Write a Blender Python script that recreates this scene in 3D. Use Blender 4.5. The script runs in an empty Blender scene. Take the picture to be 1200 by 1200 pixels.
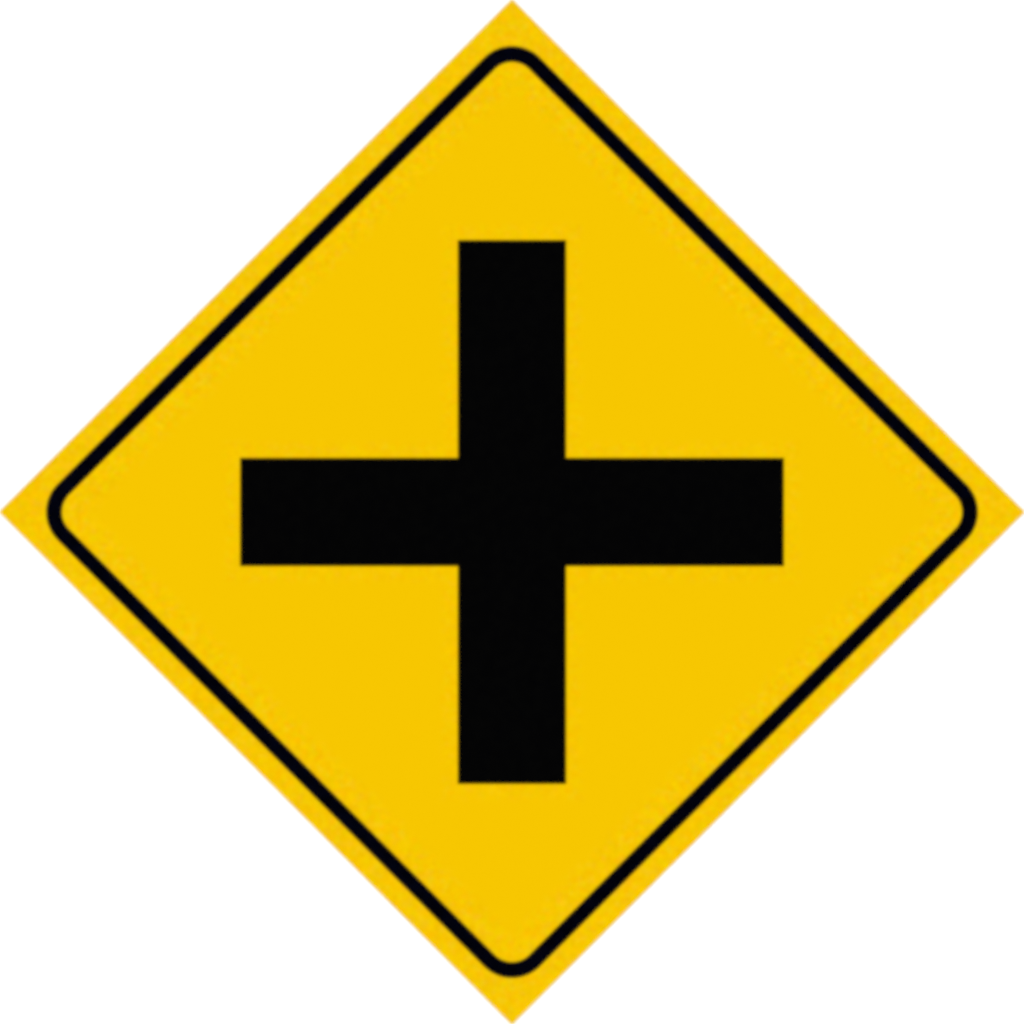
import bpy, bmesh, math

scene = bpy.context.scene
col = scene.collection

# ------------------------------------------------------------------ scale
# a 750 mm diamond warning sign; its diagonal spans the 1200 units of the
# photograph, so drawing sizes below are in units of DIAG / 1200
DIAG = 0.750 * math.sqrt(2)
U = DIAG / 1200.0
WALL_Y = 0.0
BACK_Y = -0.0005            # back of the plate
FACE_Y = -0.0025            # 2 mm aluminium plate
INK_Y = -0.0028             # black film stands 0.3 mm proud of the face


# -------------------------------------------------------------- materials
def new_mat(name):
    m = bpy.data.materials.new(name)
    m.use_nodes = True
    nt = m.node_tree
    return m, nt, nt.nodes['Principled BSDF']


def math_node(nt, op, a, b=None, clamp=False):
    n = nt.nodes.new('ShaderNodeMath')
    n.operation = op
    n.use_clamp = clamp
    for i, v in enumerate((a, b)):
        if v is None:
            continue
        if isinstance(v, (int, float)):
            n.inputs[i].default_value = v
        else:
            nt.links.new(v, n.inputs[i])
    return n.outputs[0]


def ramp01(nt, v, lo, hi):
    n = nt.nodes.new('ShaderNodeMapRange')
    n.interpolation_type = 'SMOOTHSTEP'
    nt.links.new(v, n.inputs['Value'])
    n.inputs['From Min'].default_value = lo
    n.inputs['From Max'].default_value = hi
    return n.outputs['Result']


def yellow_sheeting():
    m, nt, b = new_mat('yellow_sheeting')
    tc = nt.nodes.new('ShaderNodeTexCoord')
    sep = nt.nodes.new('ShaderNodeSeparateXYZ')
    nt.links.new(tc.outputs['Object'], sep.inputs[0])
    ax = math_node(nt, 'ABSOLUTE', sep.outputs['X'])
    az = math_node(nt, 'ABSOLUTE', sep.outputs['Z'])
    # the printed film is blotchy beside the black border and beside the cross
    rim = ramp01(nt, math_node(nt, 'ADD', ax, az), 478 * U, 515 * U)
    hi = math_node(nt, 'MAXIMUM', ax, az)
    lo = math_node(nt, 'MINIMUM', ax, az)
    d = math_node(nt, 'MAXIMUM', math_node(nt, 'SUBTRACT', hi, 317.5 * U),
                  math_node(nt, 'SUBTRACT', lo, 62.5 * U))
    near = math_node(nt, 'SUBTRACT', 1.0, ramp01(nt, d, 12 * U, 27 * U))
    mask = math_node(nt, 'MAXIMUM', rim, math_node(nt, 'MULTIPLY', near, 0.6))

    def noise(scale, seed):
        mp = nt.nodes.new('ShaderNodeMapping')
        mp.inputs['Location'].default_value = (seed, 0, seed * 0.7)
        nt.links.new(tc.outputs['Object'], mp.inputs[0])
        n = nt.nodes.new('ShaderNodeTexNoise')
        n.inputs['Scale'].default_value = scale
        n.inputs['Detail'].default_value = 1.0
        nt.links.new(mp.outputs[0], n.inputs['Vector'])
        return math_node(nt, 'SUBTRACT', n.outputs['Fac'], 0.5)

    def channel(base, seed, amp, seed2, fine):
        n1 = math_node(nt, 'MULTIPLY', noise(1.0 / (6.5 * U), seed), amp)
        n1 = math_node(nt, 'MULTIPLY', n1, mask)
        n2 = math_node(nt, 'MULTIPLY', noise(1.0 / (5 * U), seed2), fine)
        t = math_node(nt, 'ADD', math_node(nt, 'ADD', n1, n2), 1.0)
        return math_node(nt, 'MULTIPLY', t, base)

    cmb = nt.nodes.new('ShaderNodeCombineColor')
    nt.links.new(channel(YEL[0], 3.1, 0.26, 11.0, 0.010), cmb.inputs[0])
    nt.links.new(channel(YEL[1], 7.7, 0.40, 11.0, 0.010), cmb.inputs[1])
    nt.links.new(math_node(nt, 'MULTIPLY', math_node(nt, 'ADD', math_node(
        nt, 'MULTIPLY', noise(1.0 / (6.5 * U), 5.3), mask), 0.0, True), 0.02),
        cmb.inputs[2])
    nt.links.new(cmb.outputs[0], b.inputs['Base Color'])
    b.inputs['Roughness'].default_value = 0.35
    b.inputs['Specular IOR Level'].default_value = 0.01
    return m


def black_film(name, dark, light):
    m, nt, b = new_mat(name)
    tc = nt.nodes.new('ShaderNodeTexCoord')
    n = nt.nodes.new('ShaderNodeTexNoise')
    n.inputs['Scale'].default_value = 1.0 / (12 * U)
    nt.links.new(tc.outputs['Object'], n.inputs['Vector'])
    cr = nt.nodes.new('ShaderNodeValToRGB')
    cr.color_ramp.elements[0].position = 0.35
    cr.color_ramp.elements[0].color = (*dark, 1)
    cr.color_ramp.elements[1].position = 0.70
    cr.color_ramp.elements[1].color = (*light, 1)
    nt.links.new(n.outputs['Fac'], cr.inputs[0])
    nt.links.new(cr.outputs[0], b.inputs['Base Color'])
    b.inputs['Roughness'].default_value = 0.3
    b.inputs['Specular IOR Level'].default_value = 0.01
    return m


def plain(name, rgb, rough, metal=0.0, spec=0.3):
    m, nt, b = new_mat(name)
    b.inputs['Base Color'].default_value = (*rgb, 1)
    b.inputs['Roughness'].default_value = rough
    b.inputs['Metallic'].default_value = metal
    b.inputs['Specular IOR Level'].default_value = spec
    return m


YEL = (0.598, 0.365, 0.0)
M_YEL = yellow_sheeting()
M_BLACK = black_film('black_film', (0.0006, 0.0006, 0.0007), (0.0009, 0.0009, 0.0009))
M_BORDER = black_film('blue_black_film', (0.0002, 0.0002, 0.0012), (0.0006, 0.0008, 0.0034))
M_ALU = plain('brushed_aluminium', (0.62, 0.63, 0.64), 0.4, 1.0)
M_WHITE = plain('white_paint', (0.78, 0.78, 0.78), 0.9, 0.0, 0.1)


# --------------------------------------------------------------- geometry
def link(name, bm, mats, parent=None):
    bmesh.ops.recalc_face_normals(bm, faces=bm.faces)
    me = bpy.data.meshes.new(name)
    bm.to_mesh(me)
    bm.free()
    for m in mats:
        me.materials.append(m)
    o = bpy.data.objects.new(name, me)
    col.objects.link(o)
    o.parent = parent
    return o


def prism(pts, y_front, y_back):
    """outline in drawing units -> solid; returns bmesh with front face first"""
    bm = bmesh.new()
    f = [bm.verts.new((x * U, y_front, z * U)) for x, z in pts]
    k = [bm.verts.new((x * U, y_back, z * U)) for x, z in pts]
    front = bm.faces.new(f)
    bm.faces.new(list(reversed(k)))
    n = len(pts)
    for i in range(n):
        j = (i + 1) % n
        bm.faces.new((f[i], k[i], k[j], f[j]))
    return bm, front


def rounded_diamond(tip, r, seg=28):
    """diamond with half diagonal `tip`, corners rounded to radius r"""
    c = tip - r * math.sqrt(2)
    pts = []
    for q in range(4):
        a0 = math.pi / 2 * q
        cx, cz = c * math.cos(a0), c * math.sin(a0)
        for i in range(seg + 1):
            a = a0 - math.pi / 4 + math.pi / 2 * i / seg
            pts.append((cx + r * math.cos(a), cz + r * math.sin(a)))
    return pts


def ring(outer, inner, y_front, y_back):
    bm = bmesh.new()
    n = len(outer)
    mk = lambda pts, y: [bm.verts.new((x * U, y, z * U)) for x, z in pts]
    of, inf, ob, ib = mk(outer, y_front), mk(inner, y_front), mk(outer, y_back), mk(inner, y_back)
    for i in range(n):
        j = (i + 1) % n
        bm.faces.new((of[i], of[j], inf[j], inf[i]))
        bm.faces.new((ob[i], ib[i], ib[j], ob[j]))
        bm.faces.new((of[i], ob[i], ob[j], of[j]))
        bm.faces.new((inf[i], inf[j], ib[j], ib[i]))
    return bm


# setting: the plain white surface behind the sign
bm = bmesh.new()
bmesh.ops.create_cube(bm, size=1.0)
for v in bm.verts:
    v.co.x *= 8.0
    v.co.z *= 8.0
    v.co.y = WALL_Y if v.co.y < 0 else WALL_Y + 0.1
backdrop = link('backdrop', bm, [M_WHITE])
backdrop['kind'] = 'structure'
backdrop['label'] = 'plain pure white backdrop behind the yellow sign'

# the sign
sign = bpy.data.objects.new('road_sign', None)
sign.empty_display_size = 0.2
col.objects.link(sign)
sign['label'] = 'yellow diamond crossroads warning sign with rounded black border and thick black cross'
sign['category'] = 'road sign'

bm, front = prism([(0, 601.3), (-601.3, 0), (0, -601.3), (601.3, 0)], FACE_Y, BACK_Y)
for f in bm.faces:
    f.material_index = 1
front.material_index = 0
link('plate', bm, [M_YEL, M_ALU], sign)

R_OUT, R_IN = 46.5, 28.5
link('border', ring(rounded_diamond(565.2, R_OUT), rounded_diamond(539.2, R_IN),
                    INK_Y, FACE_Y + 0.0003), [M_BORDER], sign)

w, l = 63.4, 318.6
cross = [(-w, l), (-w, w), (-l, w), (-l, -w), (-w, -w), (-w, -l),
         (w, -l), (w, -w), (l, -w), (l, w), (w, w), (w, l)]
bm, _ = prism(cross, INK_Y, FACE_Y + 0.0003)
link('cross_symbol', bm, [M_BLACK], sign)

# ------------------------------------------------------------------ light
world = bpy.data.worlds.new('World')
scene.world = world
world.use_nodes = True
world.node_tree.nodes['Background'].inputs['Color'].default_value = (0, 0, 0, 1)
world.node_tree.nodes['Background'].inputs['Strength'].default_value = 0.0

# copy-stand lighting: four round lamps at 45 degrees, one off each edge
for sx in (-1, 1):
    for sz in (-1, 1):
        ld = bpy.data.lights.new('studio_lamp', 'AREA')
        ld.shape = 'DISK'
        ld.size = 1.2
        ld.energy = 138.0
        lo = bpy.data.objects.new('studio_lamp', ld)
        lo.location = (sx * 2.5, -3.54, sz * 2.5)
        lo.rotation_euler = (-lo.location).to_track_quat('-Z', 'Y').to_euler()
        col.objects.link(lo)

# ----------------------------------------------------------------- camera
cd = bpy.data.cameras.new('camera')
cam = bpy.data.objects.new('camera', cd)
col.objects.link(cam)
DIST = 6.0
cam.location = (0, FACE_Y - DIST, 0)
cam.rotation_euler = (math.pi / 2, 0, 0)
cd.sensor_width = 36.0
cd.lens = 36.0 * DIST / DIAG
cd.clip_end = 100.0
scene.camera = cam

vs = scene.view_settings
vs.view_transform = 'Standard'
vs.look = 'None'
vs.exposure = 0.0
vs.gamma = 1.0
vs.use_curve_mapping = False
scene.cycles.pixel_filter_type = 'BLACKMAN_HARRIS'
scene.cycles.filter_width = 5.2      # the photograph is slightly soft
